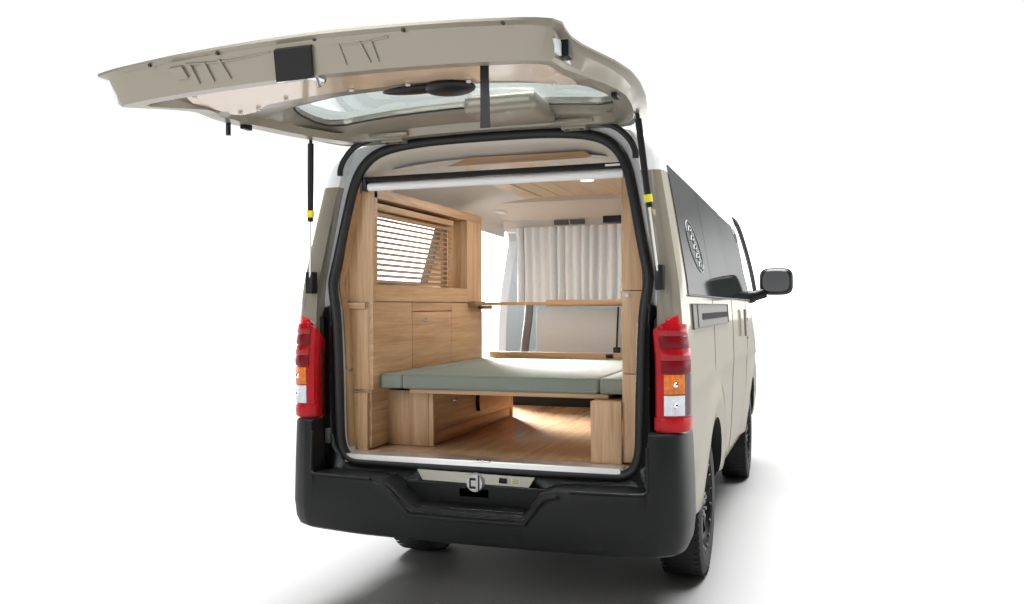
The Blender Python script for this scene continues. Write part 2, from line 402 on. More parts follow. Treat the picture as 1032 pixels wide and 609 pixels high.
# rear jamb garnish (black, around lower half), gate seal
bm = bmesh.new()
def strip(bm, inner, outer, y0, y1):
    n_ = len(inner)
    for i in range(n_-1):
        q = [inner[i], inner[i+1], outer[i+1], outer[i]]
        a = [bm.verts.new((p[0], y0, p[1])) for p in q]; b = [bm.verts.new((p[0], y1, p[1])) for p in q]
        bm.faces.new(a[::-1]); bm.faces.new(b)
        for k in range(4): bm.faces.new((a[k], a[(k+1) % 4], b[(k+1) % 4], b[k]))
inn = [(.684, 1.325), (.676, 1.29), (.668, 1.20), (.663, 1.05), (.660, .90), (.657, .78), (.650, .725), (.630, .685), (.60, .667), (.30, .664), (0, .664)]
outr = [(.700, 1.335), (.725, 1.325), (.735, 1.28), (.7365, 1.10), (.7365, .95), (.7365, .80), (.7365, .70), (.7365, .52), (.66, .49), (.30, .49), (0, .49)]
strip(bm, inn, outr, .012, .032)
strip(bm, [(-x, z) for x, z in inn], [(-x, z) for x, z in outr], .012, .032)
finish('jamb_garnish', bm, BLACKP, van, smooth=30)
sp_ = mirror_poly(offset_half(OPEN, .010))
def ysl(z): return .030+.7*shear(z)
cl = [(x, ysl(z)-.002, z) for x, z in sp_]
# smooth the seal path
def chaikin(pts, it=2):
    for _ in range(it):
        q = []
        for i in range(len(pts)):
            a = Vector(pts[i]); b = Vector(pts[(i+1) % len(pts)]); q += [a*.75+b*.25, a*.25+b*.75]
        pts = q
    return pts
finish('gate_seal', T(chaikin(cl, 2), .0215, 12, closed=True), RUBBER, van)
inn_ = mirror_poly(offset_half(OPEN, -.006)); cl2 = [(x, ysl(z)+.035, z) for x, z in inn_ ]
# pale upper reveal trim just inside the seal
top = [(x, z) for x, z in OPEN if z > 1.83]
bm = bmesh.new()
def reveal(h, s):
    a = [(s*x, ysl(z)+.004, z-.004) for x, z in h]; b = [(s*max(0, x-.045), .30, z-.075 + .05*(x/.6)**2) for x, z in h]
    va = [bm.verts.new(p) for p in a]; vb = [bm.verts.new(p) for p in b]
    for i in range(len(h)-1): bm.faces.new((va[i], va[i+1], vb[i+1], vb[i]))
reveal(top, 1); reveal(top, -1)
r = bmesh.ops.solidify(bm, geom=bm.faces[:], thickness=-.006)
finish('header_trim', bm, TRIM2, van)

# rubber drain hoses at the upper corners
for s in (-1, 1):
    pts = catmull([(s*.42, .05, 2.055), (s*.50, .03, 2.05), (s*.575, .02, 2.022), (s*.625, .02, 1.975), (s*.648, .02, 1.93), (s*.650, .02, 1.90)], 5)
    finish('wiring_boot', T(pts, .0125, 10), RUBBER, van)

# ---------------- bumper
plan = catmull([(-.846, .20, 0), (-.852, .10, 0), (-.848, .0, 0), (-.825, -.065, 0), (-.77, -.105, 0), (-.70, -.120, 0), (-.45, -.137, 0), (0, -.145, 0), (.45, -.137, 0), (.70, -.120, 0), (.77, -.105, 0), (.825, -.065, 0), (.848, .0, 0), (.852, .10, 0), (.846, .20, 0)], 8)
xs_extra = [-.716, -.706, -.375, -.365, -.315, -.305, -.235, -.225, .225, .235, .30, .31, .36, .37, .706, .716]
pl = [(p.x, p.y) for p in plan]
for xe in xs_extra:
    for i in range(len(pl)-1):
        a, b = pl[i], pl[i+1]
        if abs(a[0]) < .8 and a[0] < xe < b[0]:
            t = (xe-a[0])/(b[0]-a[0]); pl.insert(i+1, (xe, a[1]+(b[1]-a[1])*t)); break
ZT = [(-.716, .848), (-.706, .628), (-.375, .622), (-.365, .612), (-.235, .518), (.235, .518), (.30, .605), (.36, .622), (.706, .628), (.716, .848)]
bm = bmesh.new(); rings = []
for i, (x, y) in enumerate(pl):
    a = Vector(pl[max(i-1, 0)]); b = Vector(pl[min(i+1, len(pl)-1)]); t = (b-a).normalized(); nx, ny = t.y, -t.x
    zt = interp(ZT, x) if abs(x) < .8 and y < 0 else .848
    inn_d = .19 if abs(x) < .69 else .085
    bend = .025*min(1, max(0, (abs(x)-.5)/.3))
    prof = [(-inn_d, .40), (-.09, .385), (-.045, .378+bend*.3), (-.018, .392+bend*.3), (-.004, .43), (.004, .50), (.0, (zt+.5)/2 if zt > .7 else .53+(zt-.53)*.4 if zt > .55 else .505), (-.006, zt-.012), (-.010, zt-.004), (-.018, zt), (-.032, zt+.001), (-inn_d, zt+.001)]
    rings.append([bm.verts.new((x+nx*o, y+ny*o, z)) for o, z in prof])
for a, b in zip(rings, rings[1:]):
    for k in range(len(a)): bm.faces.new((a[k], a[(k+1) % len(a)], b[(k+1) % len(a)], b[k]))
bm.faces.new(rings[0]); bm.faces.new(rings[-1][::-1])
bump = finish('rear_bumper', bm, BLACKP, van, smooth=32)
# second lip line of the step and ribs on its tread
pts = catmull([(-.40, -.150, .604), (-.345, -.152, .590), (-.255, -.154, .505), (-.215, -.155, .490), (.21, -.155, .490), (.25, -.154, .502), (.315, -.152, .585), (.375, -.150, .603)], 5)
finish('step_lip', T(pts, .0075, 8), BLACKP, bump)
bm = bmesh.new()
box(bm, -.225, .225, -.105, -.02, .516, .522, .002, 1)
box(bm, -.32, .30, -.012, .008, .50, .60, .004, 1)
finish('step_tread', bm, BLACKP, bump)
for s in (-1, 1):
    finish('bumper_bead', T(catmull([(s*.71, -.115, .80), (s*.713, -.118, .66), (s*.705, -.123, .632), (s*.66, -.131, .626), (s*.42, -.143, .624)], 6), .006, 8), BLACKP, bump)

# metal latch plate on the lower jamb
bm = bmesh.new(); prism(bm, [(-.275, .646), (-.250, .604), (.215, .600), (.240, .640)], lambda p: (p[0], .006, p[1]), lambda p: (p[0], -.004, p[1]))
lp = finish('latch_plate', bm, mat('pale_primer_metal', (.46, .45, .39), rough=.4, metal=.2), van, smooth=0)
bm = bmesh.new(); cyl(bm, (-.012, -.004, .606), 'y', .041, -.016, 32, .034)
finish('striker_ring', bm, mat('worn_zinc', (.50, .50, .49), rough=.42, metal=.6, noise=(90, .5)), lp)
bm = bmesh.new(); box(bm, .004, .010, -.0225, -.016, .572, .640, .001, 1); box(bm, -.034, -.006, -.0225, -.017, .618, .628, .001, 1); box(bm, -.034, -.006, -.0225, -.017, .584, .594, .001, 1); box(bm, -.034, -.027, -.0225, -.017, .594, .618, .001, 1)
finish('striker_bars', bm, BLACKM, lp)
finish('striker_box', B(-.085, .050, -.012, .004, .545, .586, .004), BLACKM, lp)
bm = bmesh.new(); tube(bm, [(.092, -.004, .6215), (.122, -.004, .6205)], .011, 12); finish('plate_hole', bm, DARK, lp)
bm = bmesh.new(); box(bm, .142, .180, -.0055, -.0035, .6085, .6315); lb = finish('sticker', bm, STICK, lp, smooth=0)
bm = bmesh.new()
for zz in (.628, .621, .614): box(bm, .147, .175, -.0065, -.005, zz-.0012, zz+.0008)
finish('sticker_print', bm, DGREY, lb, smooth=0)
bm = bmesh.new(); box(bm, -.628, .585, .010, .12, .655, .693, .004)
finish('sill_plate', bm, ALU, van)
bm = bmesh.new(); box(bm, -.02, .045, .0, .03, .690, .6955, .001, 1); finish('sill_clip', bm, CHROME, van)
for s in (-1, 1):
    bm = bmesh.new(); box(bm, s*.705-.012, s*.705+.012, -.005, .02, .735, .80, .003); cyl(bm, (s*.70, -.006, .77), 'y', .009, -.008, 12)
    finish('gate_buffer', bm, DGREY, van)

# ---------------- tail lights
def tail_light(s):
    PC = [(.728, .03), (.729, -.030), (.738, -.055), (.765, -.066), (.80, -.062), (.832, -.040), (.851, .005), (.853, .06)]
    def pt(u, z, off=0):
        L = len(PC)-1; f = u*L; i = min(int(f), L-1); t = f-i
        a = Vector(PC[i]); b = Vector(PC[i+1]); p = a+(b-a)*t
        d = (b-a).normalized(); nn = Vector((d.y, -d.x))
        top = max(0, z-1.12)
        sx = 1-.12*top      # follow the tumblehome
        return (s*(p.x*sx+nn.x*off), p.y+nn.y*off + .12*max(0, z-1.25), z)
    def patch(name, u0, u1, z0, z1, off, m, parent, nu=12, nz=8, ztop=None, bul=0, slab=.02):
        bm = bmesh.new(); g = []
        for j in range(nz+1):
            row = []
            for i in range(nu+1):
                u = u0+(u1-u0)*i/nu; zt = ztop(u) if ztop else z1
                z = z0+(zt-z0)*j/nz
                e = bul*math.sin(PI*i/nu)*math.sin(PI*j/nz)
                row.append(bm.verts.new(pt(u, z, off+e)))
            g.append(row)
        h = [[bm.verts.new(pt(u0+(u1-u0)*i/nu, z0+((ztop(u0+(u1-u0)*i/nu) if ztop else z1)-z0)*j/nz, off-slab)) for i in range(nu+1)] for j in range(nz+1)]
        for j in range(nz):
            for i in range(nu):
                bm.faces.new((g[j][i], g[j][i+1], g[j+1][i+1], g[j+1][i])); bm.faces.new((h[j][i], h[j+1][i], h[j+1][i+1], h[j][i+1]))
        for j in range(nz):
            bm.faces.new((g[j][0], g[j+1][0], h[j+1][0], h[j][0])); bm.faces.new((g[j][nu], h[j][nu], h[j+1][nu], g[j+1][nu]))
        for i in range(nu):
            bm.faces.new((g[0][i], h[0][i], h[0][i+1], g[0][i+1])); bm.faces.new((g[nz][i], g[nz][i+1], h[nz][i+1], h[nz][i]))
        return finish(name, bm, m, parent, smooth=40)
    topf = lambda u: 1.215+.115*u**1.3 - .05*(1-min(1, u/.25))**2
    tl = patch('tail_light', 0, 1, .852, 0, 0, REDH, van, 24, 14, ztop=topf, slab=.03)
    for k in range(4):
        z0 = 1.074+.046*k
        patch('tail_lens', .40, .90, z0, 0, .006, RED if k % 2 else REDD, tl, 12, 4, ztop=lambda u, z0=z0: min(z0+.044, topf(u)-.006), bul=.004)
    patch('indicator_lens', .44, .74, .995, 1.068, .006, AMBER, tl, 10, 5, bul=.005)
    patch('reverse_lens', .44, .74, .915, .990, .006, CLEARL, tl, 10, 5, bul=.004)
    patch('side_lens', .75, .94, .915, 1.068, .005, SMOKE, tl, 8, 8)
    patch('lower_reflector', .16, .98, .857, .905, .005, REDH, tl, 12, 4, bul=.003)
    # small bright facets of the bulb bowls
    for cc in (Vector(pt(.59, 1.03, .012)), Vector(pt(.59, .952, .012))):
        bm = bmesh.new(); bmesh.ops.create_icosphere(bm, subdivisions=2, radius=.010, matrix=Matrix.Translation(cc) @ Matrix.Diagonal((1, .35, 1, 1)))
        finish('bulb_bowl', bm, CHROME, tl)
    # black blanking piece between lamp and jamb, rising over the lamp
    bm = bmesh.new()
    tube(bm, catmull([(s*.732, .0, .86), (s*.732, -.004, 1.0), (s*.731, -.004, 1.15), (s*.729, .0, 1.25), (s*.735, .004, 1.275), (s*.76, -.01, 1.278)], 6), .0085, 8)
    finish('lamp_gasket', bm, BLACKP, van)
tail_light(1); tail_light(-1)

# ---------------- gas struts
def strut(s):
    top_ = Vector((s*.69, -.15, 2.035)); bot = Vector((s*.752, -.062, 1.405))
    d = (bot-top_); P = lambda t: top_+d*t
    st = finish('gas_strut', T([P(.0), P(.03), P(.035), P(.50)], [.007, .007, .0125, .0125], 14), BLACKM, van)
    finish('collar', T([P(.47), P(.515)], .0155, 14), YEL, st)
    finish('gland', T([P(.515), P(.545)], .0125, 14), BLACKM, st)
    finish('piston_rod', T([P(.54), P(.92)], .0052, 10), STEEL, st)
    bm = bmesh.new(); box(bm, bot.x-.016, bot.x+.016, bot.y-.012, bot.y+.035, bot.z-.02, bot.z+.075, .006)
    finish('ball_socket', bm, BLACKM, st)
strut(1); strut(-1)

# ---------------- tailgate (raised)
CY = -.58
OUT_R = [(0, .115), (.35, .115), (.58, .11), (.66, .06), (.70, -.05), (.735, -.20), (.758, -.36), (.770, -.53), (.768, -.66), (.748, -.78), (.715, -.88), (.690, -.96), (.678, -1.04), (.684, -1.12), (.690, -1.17), (.672, -1.205), (.62, -1.222), (.40, -1.235), (0, -1.245)]
def polar_fn(half, rmul=1.0):
    P = [Vector((x, y-CY)) for x, y in half]
    def f(th):   # th angle from +y axis (hinge) to -y, 0..pi, x>=0 side
        d = Vector((math.sin(th), math.cos(th)))
        best = None
        for a, b in zip(P, P[1:]):
            e = b-a; den = d.x*e.y-d.y*e.x
            if abs(den) < 1e-9: continue
            t = (a.x*e.y-a.y*e.x)/den; u = (a.x*d.y-a.y*d.x)/den
            if t > 0 and -1e-6 <= u <= 1+1e-6: best = t if best is None else max(best, t)
        return best or P[0].length
    return f
LIP = [(0, .06), (.35, .06), (.56, .05), (.625, .0), (.66, -.08), (.69, -.22), (.712, -.37), (.725, -.53), (.722, -.65), (.705, -.76), (.68, -.85), (.662, -.93), (.652, -1.02), (.655, -1.08), (.652, -1.135), (.62, -1.160), (.40, -1.165), (0, -1.165)]
LIP2 = [(x*.93 if y > -1.0 else x*.955, y-CY and (y-CY)*.92+CY) for x, y in LIP]
REC = [(x*.905 if y > -.9 else x*.94, (y-CY)*.89+CY) for x, y in LIP]
GL = [(0, -.135), (.30, -.13), (.55, -.115), (.608, -.15), (.618, -.24), (.605, -.36), (.575, -.46), (.50, -.53), (.30, -.565), (0, -.575)]
GL2 = [(x*1.05, (y+.34)*1.10-.34) for x, y in GL]
def crown(x, amp): return amp*(1-min(1, (abs(x)/.75))**2)
def zprof(y, a): return interp(a, y)
# ring definitions: (outline, z at points, crown)
def ring_pts(half, zf, amp, N=160):
    f = polar_fn(half); o = []
    for k in range(N):
        a = 2*PI*k/N; th = a if a <= PI else 2*PI-a; sg = 1 if a <= PI else -1
        r_ = f(th); x = sg*r_*math.sin(th); y = CY+r_*math.cos(th)
        if sg < 0 and y < -.9: x *= 1+.16*min(1, (-.9-y)/.25)*1
        o.append((x, y, zf(x, y)+crown(x, amp)))
    return o
OUT_T = [(x*.985, (y-CY)*.985+CY) for x, y in OUT_R]
edge_z = lambda x, y: interp([(-1.25, 2.045), (-1.1, 2.050), (-.5, 2.052), (.1, 2.040)], y)
lip_z = lambda x, y: interp([(-1.15, 1.955), (-.9, 1.980), (-.5, 2.008), (-.1, 2.022), (.1, 2.024)], y)
rec_z = lambda x, y: interp([(-1.14, 1.992), (-.8, 1.998), (-.55, 2.03), (-.1, 2.045)], y)
R = [
    ring_pts(GL, lambda x, y: 2.095, .045),
    ring_pts(GL2, lambda x, y: 2.092, .045),
    ring_pts([(x*.9, (y-CY)*.93+CY) for x, y in OUT_R], lambda x, y: edge_z(x, y)+.010, .040),
    ring_pts(OUT_T, lambda x, y: edge_z(x, y)+.002, .033),
    ring_pts(OUT_R, edge_z, .032),
    ring_pts(OUT_R, lambda x, y: edge_z(x, y)-.007, .032),
    ring_pts([(x*.975, (y-CY)*.975+CY) for x, y in OUT_R], lambda x, y: edge_z(x, y)-.014, .031),
    ring_pts([(x*.965, (y-CY)*.974+CY) for x, y in OUT_R], lambda x, y: edge_z(x, y)-.018, .031),
    ring_pts([(x*1.012, (y-CY)*1.012+CY) for x, y in LIP], lambda x, y: lip_z(x, y)+.010, .029),
    ring_pts(LIP, lip_z, .028),
    ring_pts(LIP2, lip_z, .028),
    ring_pts(REC, rec_z, .036),
    ring_pts([(0, -.085), (.30, -.08), (.57, -.07), (.632, -.12), (.645, -.25), (.632, -.40), (.60, -.52), (.52, -.62), (.30, -.67), (0, -.68)], lambda x, y: rec_z(x, y)+.004, .040),
    ring_pts([(x*1.02, (y+.34)*1.04-.34) for x, y in GL], lambda x, y: 2.060, .045),
    ring_pts(GL, lambda x, y: 2.068, .045),
]
bm = bmesh.new(); rv = [[bm.verts.new(p) for p in r] for r in R]; N = len(rv[0])
for a, b in zip(rv, rv[1:]+rv[:1]):
    for k in range(N): bm.faces.new((a[k], a[(k+1) % N], b[(k+1) % N], b[k]))
gate = finish('tailgate', bm, PAINT_IN, van, smooth=38)

g1 = ring_pts(GL, lambda x, y: 2.083, .045); g0 = ring_pts(GL, lambda x, y: 2.078, .045)
bm = bmesh.new()
def capped(bm, r, flip=False):
    c = bm.verts.new((0, sum(p[1] for p in r)/len(r), max(p[2] for p in r)))
    v = [bm.verts.new(p) for p in r]
    mid = [bm.verts.new(((p[0])*.5, (p[1]-c.co.y)*.5+c.co.y, p[2]+(crown(p[0]*.5, .045)-crown(p[0], .045)))) for p in r]
    for k in range(len(v)):
        a, b = v[k], v[(k+1) % len(v)]; a2, b2 = mid[k], mid[(k+1) % len(v)]
        bm.faces.new((a, b, b2, a2)); bm.faces.new((a2, b2, c))
    return v
va = capped(bm, g1); vb = capped(bm, g0)
for k in range(len(va)): bm.faces.new((va[k], va[(k+1) % len(va)], vb[(k+1) % len(va)], vb[k]))
finish('window_glass', bm, GLASS, gate, smooth=60)

finish('glass_gasket', T(ring_pts([(x*.995, (y+.34)*.995-.34) for x, y in GL], lambda x, y: 2.066, .045), .0045, 6, closed=True), RUBBER, gate)
# inner card panel of the tailgate
PAN = [(0, -1.075), (.40, -1.072), (.575, -1.055), (.61, -1.0), (.625, -.90), (.64, -.80), (.62, -.735), (.54, -.735), (.45, -.80), (.2, -.825), (0, -.83)]
PANp = PAN + [(-x, y) for x, y in PAN[-2:0:-1]]
bm = bmesh.new()
# grid-ish fan: rows along x
def pan_y(x, side):
    tabn = sorted([(p[0], p[1]) for p in PAN[:4]]); tabf = [(0, -.83), (.2, -.825), (.45, -.80), (.54, -.74), (.62, -.73)]
    return interp(tabn if side == 0 else tabf, abs(x))
xs = [-.618+1.236*i/48 for i in range(49)]
up, lo = [], []
for x in xs:
    y0, y1 = pan_y(x, 0), pan_y(x, 1)
    if abs(x) > .60: y0 += .03; y1 -= .02
    col_ = [y0+(y1-y0)*j/8 for j in range(9)]
    zz = [1.983+crown(x, .036)+.008*(j/8) for j in range(9)]
    lo.append([bm.verts.new((x, yy, z)) for yy, z in zip(col_, zz)]); up.append([bm.verts.new((x, yy, z+.006)) for yy, z in zip(col_, zz)])
for G, in ((lo,), (up,)):
    for i in range(48):
        for j in range(8): bm.faces.new((G[i][j], G[i+1][j], G[i+1][j+1], G[i][j+1]))
for i in range(48):
    bm.faces.new((lo[i][0], lo[i+1][0], up[i+1][0], up[i][0])); bm.faces.new((lo[i][8], lo[i+1][8], up[i+1][8], up[i][8]))
for i in (0, 48):
    for j in range(8): bm.faces.new((lo[i][j], lo[i][j+1], up[i][j+1], up[i][j]))
pan = finish('card_panel', bm, WPINK, gate, smooth=30)
for x, y in [(-.57, -1.02), (-.45, -1.05), (-.30, -1.05), (-.50, -.78), (-.35, -.84), (-.58, -.77), (.05, -1.05), (.52, -1.03), (.60, -.9), (.55, -.77), (.30, -.84), (-.1, -.85), (.1, -.85)]:
    bm = bmesh.new(); cyl(bm, (x, y, 1.982+crown(x, .036)), 'z', .008, .006, 10); finish('panel_clip', bm, TRIM2, pan)
# black cover, latch, ribs on the end face
def endface(x, v, off=0.0):     # v 0 top .. 1 bottom
    y0, z0 = -1.226, 2.030+crown(x, .031); y1, z1 = -1.170, 1.962+crown(x, .029)
    return Vector((x, y0+(y1-y0)*v-off*.76, z0+(z1-z0)*v-off*.65))
def facepatch(name, xs_, v0, v1, off, m, bev=.003, slab=.03, skew=0):
    bm = bmesh.new()
    x0, x1 = xs_; nn = 8; a, b = [], []
    for i in range(nn+1):
        x = x0+(x1-x0)*i/nn
        a.append([bm.verts.new(endface(x, v0, off)), bm.verts.new(endface(x+skew, v1, off))])
        b.append([bm.verts.new(endface(x, v0, off-slab)), bm.verts.new(endface(x+skew, v1, off-slab))])
    for i in range(nn):
        bm.faces.new((a[i][0], a[i+1][0], a[i+1][1], a[i][1])); bm.faces.new((b[i][0], b[i][1], b[i+1][1], b[i+1][0]))
        bm.faces.new((a[i][0], b[i][0], b[i+1][0], a[i+1][0])); bm.faces.new((a[i][1], a[i+1][1], b[i+1][1], b[i][1]))
    for i in (0, nn): bm.faces.new((a[i][0], a[i][1], b[i][1], b[i][0]))
    if bev: bmesh.ops.bevel(bm, geom=[e for e in bm.edges if e.calc_face_angle(0) > 1], offset=bev, segments=3, affect='EDGES')
    return finish(name, bm, m, gate, smooth=35)
facepatch('latch_cover', (-.130, -.012), .10, 1.12, .014, BLACKM, .006, .03, -.030)
bm = bmesh.new()
tube(bm, catmull([(-.17, -1.15, 1.985), (-.13, -1.165, 1.983), (-.09, -1.16, 1.990), (-.05, -1.15, 1.983), (-.02, -1.14, 1.972)], 5), .009, 8)
box(bm, -.15, -.03, -1.155, -1.12, 1.985, 1.995, .003)
tube(bm, [(-.04, -1.15, 1.985), (-.035, -1.145, 1.955)], .007, 8)
finish('gate_latch', bm, CHROME, gate)
for x0, wd, sk in ((-.50, .045, .006), (-.435, .012, .004), (-.385, .012, .006), (-.33, .010, .012), (.065, .006, .002), (.13, .006, .012), (.165, .005, .003)):
    facepatch('pressed_rib', (x0, x0+wd), .18, .86 if wd != .045 else .6, .0045, PAINT_IN, .0035, .014, sk)
for x in (-.56, -.32, .0, .27, .55):
    bm = bmesh.new(); cyl(bm, endface(x, -.06, .004), 'y', .005, .008, 8); finish('rubber_plug', bm, RUBBER, gate)
# pressed line along the upper edge of the end face
for xa, xb, v0, dv in ((-.44, -.15, .16, .10), (.0, .22, .12, .12)):
    finish('pressed_line', T([endface(xa+(xb-xa)*i/20, v0+dv*math.sin(PI*i/20), -.001) for i in range(21)], .0035, 6), PAINT_IN, gate)
# pull strap
bm = bmesh.new(); v = []
for z, wd, dy in ((2.008, .013, 0), (1.99, .012, 0), (1.94, .0125, .002), (1.86, .0135, .004), (1.825, .015, .005)):
    v.append([bm.verts.new((.430-.012*0+dx*wd, -1.045+dy+dd, z)) for dx, dd in ((-1, -.003), (1, -.003), (1, .003), (-1, .003))])
for a, b in zip(v, v[1:]):
    for k in range(4): bm.faces.new((a[k], a[(k+1) % 4], b[(k+1) % 4], b[k]))
bm.faces.new(v[0]); bm.faces.new(v[-1][::-1])
finish('pull_strap', bm, RUBBER, gate, smooth=0)
# wiper motor cover
bm = bmesh.new()
bmesh.ops.create_uvsphere(bm, u_segments=24, v_segments=12, radius=1, matrix=Matrix.Translation((.22, -.80, 2.012)) @ Matrix.Diagonal((.085, .065, .022, 1)))
bmesh.ops.create_uvsphere(bm, u_segments=24, v_segments=12, radius=1, matrix=Matrix.Translation((.12, -.81, 2.014)) @ Matrix.Diagonal((.13, .035, .013, 1)))
finish('wiper_motor_cover', bm, BLACKM, gate)
# high stop lamp housing at hinge side
bm = bmesh.new(); box(bm, .06, .35, -.31, -.03, 2.045, 2.115, .03, 5)
finish('stop_lamp_housing', bm, PAINT_IN, gate, smooth=50)
# hinges
for x in (-.40, .40):
    bm = bmesh.new(); box(bm, x-.09, x+.09, -.02, .05, 2.025+crown(x, .03), 2.042+crown(x, .03), .004); box(bm, x-.05, x+.05, .02, .09, 2.01+crown(x, .03), 2.03+crown(x, .03), .003)
    cyl(bm, (x-.045, .06, 2.02+crown(x, .03)), 'x', .012, .09, 12)
    finish('hinge', bm, PAINT_IN, gate)
    for dx in (-.03, .03):
        bm = bmesh.new(); cyl(bm, (x+dx, .04, 2.008+crown(x, .03)), 'z', .010, .012, 6); finish('hinge_bolt', bm, BLACKM, gate)
# side pocket on the right flange (lamp catch) and stops
for s in (-1, 1):
    bm = bmesh.new(); box(bm, s*.672-.016, s*.672+.016, -1.10, -1.05, 1.985, 2.03, .005); finish('side_catch', bm, BLACKM, gate)
    bm = bmesh.new(); box(bm, s*.70-.010, s*.70+.010, -.60, -.55, 1.990, 2.012, .004); finish('bump_stop', bm, BLACKM, gate)
bm = bmesh.new(); tube(bm, [(-.715, -.66, 2.01), (-.715, -.66, 1.955)], .009, 10); finish('rubber_stop', bm, BLACKM, gate)
bm = bmesh.new(); prism(bm, [(-1.0, 1.99), (-1.14, 1.985), (-1.15, 2.018), (-1.11, 2.025)], lambda p: (.655, p[0], p[1]), lambda p: (.668, p[0], p[1]))
finish('flange_gusset', bm, TRIM, gate)

# ---------------- right side: windows, mirror, rail, decal
def side_pt(y, z, s=1, off=0):
    x = hw_at(y, z); return Vector((s*(x+off), y, z))
def hw_at(y, z):
    topz = interp([(0, 2.07), (.3, 2.082), (1, 2.105), (2.6, 2.105), (3.2, 2.08), (3.45, 2.03), (4.1, 1.45)], y)
    z0 = z if z < .9 else .9+(z-.9)*(2.07-.9)/(topz-.9)
    ins = interp([(0, .005), (.025, .001), (.06, 0), (1.8, 0), (3.0, -.014), (3.6, -.022), (4.1, -.014), (4.4, .012)], y)
    return hw(z0)*(1-ins/.85)
def glass_panel(name, rear, front, zb, zt, s, off, m, parent, nz=14, ny=16, slab=.006):
    # rear(z), front(z): y limits
    bm = bmesh.new()
    def grid(o):
        return [[bm.verts.new(side_pt(rear(z)+(front(z)-rear(z))*i/ny, z, s, o)) for i in range(ny+1)] for z in [zb+(zt-zb)*j/nz for j in range(nz+1)]]
    g, h = grid(off), grid(off-slab)
    for G in (g, h):
        for j in range(nz):
            for i in range(ny): bm.faces.new((G[j][i], G[j][i+1], G[j+1][i+1], G[j+1][i]))
    for j in range(nz):
        for i in (0, ny): bm.faces.new((g[j][i], g[j+1][i], h[j+1][i], h[j][i]))
    for i in range(ny):
        for j in (0, nz): bm.faces.new((g[j][i], g[j][i+1], h[j][i+1], h[j][i]))
    return finish(name, bm, m, parent, smooth=60)
for s in (1,):
    glass_panel('side_window', lambda z: .115+.05*(z-1.37), lambda z: .985, 1.372, 1.885, s, .004, GLASSD, van)
    glass_panel('side_window', lambda z: .995, lambda z: 2.03, 1.368, 1.885, s, .004, GLASSD, van)
    glass_panel('door_window', lambda z: 2.045, lambda z: 3.55-1.05*max(0, (z-1.40))**1.0*1.2, 1.364, 1.880, s, .003, GLASSD, van)
glass_panel('door_window', lambda z: 2.85, lambda z: 3.62-.9*(z-1.40), 1.39, 1.87, -1, -.01, GLASS, van)
# lower window moulding
bm = bmesh.new(); tube(bm, [side_pt(.10+3.3*i/40, 1.366, 1, .003) for i in range(41)], .0045, 6); finish('window_moulding', bm, DGREY, van)
# windscreen frame and glass
bm = bmesh.new()
for s in (-1, 1):
    pts = catmull([(s*.715, 3.34, 1.99), (s*.765, 3.48, 1.94), (s*.80, 3.74, 1.80), (s*.832, 4.0, 1.62), (s*.85, 4.18, 1.47), (s*.855, 4.25, 1.40)], 6)
    bm = bmesh.new(); tube(bm, pts, .018, 8)
    finish('windscreen_seal', bm, RUBBER, van)
bm = bmesh.new(); v = [bm.verts.new(p) for p in ((-.60, 4.02, 1.42), (.60, 4.02, 1.42), (.55, 3.52, 1.90), (-.55, 3.52, 1.90))]; bm.faces.new(v)
bmesh.ops.solidify(bm, geom=bm.faces[:], thickness=.006)
finish('windscreen', bm, GLASS, van)
# door seams
def seam(y0, z0, y1, z1, nn=16):
    return [side_pt(y0+(y1-y0)*i/nn, z0+(z1-z0)*i/nn, 1, -.0005) for i in range(nn+1)]
bm = bmesh.new(); tube(bm, seam(2.035, .42, 2.035, 1.36), .0028, 6); tube(bm, seam(.99, .80, .99, 1.36), .0022, 6)
tube(bm, [side_pt(3.05+.0*i, .42+.94*i/14, 1, -.0005) for i in range(15)], .0022, 6); tube(bm, seam(1.47, .425, 3.15, .425), .0035, 6)
finish('panel_seams', bm, DGREY, van)
# sliding-door rail recess
rp = glass_panel('rail_plate', lambda z: .185, lambda z: 1.72, 1.232, 1.332, 1, .004, mat('rail_plate_metal', (.16, .155, .14), rough=.45, spec=.1), van, 4, 16)
bm = bmesh.new()
L_ = [side_pt(.185+1.535*i/20, 1.332, 1, .005) for i in range(21)]; L2 = [side_pt(.185+1.535*i/20, 1.232, 1, .005) for i in range(21)]
tube(bm, L_, .0028, 6); tube(bm, L2, .0028, 6); tube(bm, [L_[0], L2[0]], .0028, 6); tube(bm, [L_[-1], L2[-1]], .004, 6)
tube(bm, [side_pt(.34, 1.232+.1*i/4, 1, .005) for i in range(5)], .003, 6)
finish('rail_frame', bm, DGREY, rp)
glass_panel('rail_slot', lambda z: .50, lambda z: 1.70, 1.264, 1.292, 1, .0065, DARK, rp, 2, 12, .003)
# door handle and badge
bm = bmesh.new(); tube(bm, [side_pt(2.72, 1.12, 1, .02), side_pt(2.72, 1.30, 1, .02)], .010, 8); finish('door_handle', bm, PAINT, van)
bm = bmesh.new()
for (y, z, a, b_) in ((3.0, 1.25, .05, .035), (3.07, 1.215, .05, .02), (3.02, 1.18, .10, .010), (3.05, 1.12, .09, .018), (3.08, 1.09, .06, .012)):
    p = side_pt(y, z, 1, .001); box(bm, p.x-.001, p.x+.003, y, y+a, z, z+b_)
finish('door_badge', bm, DGREY, van, smooth=0)
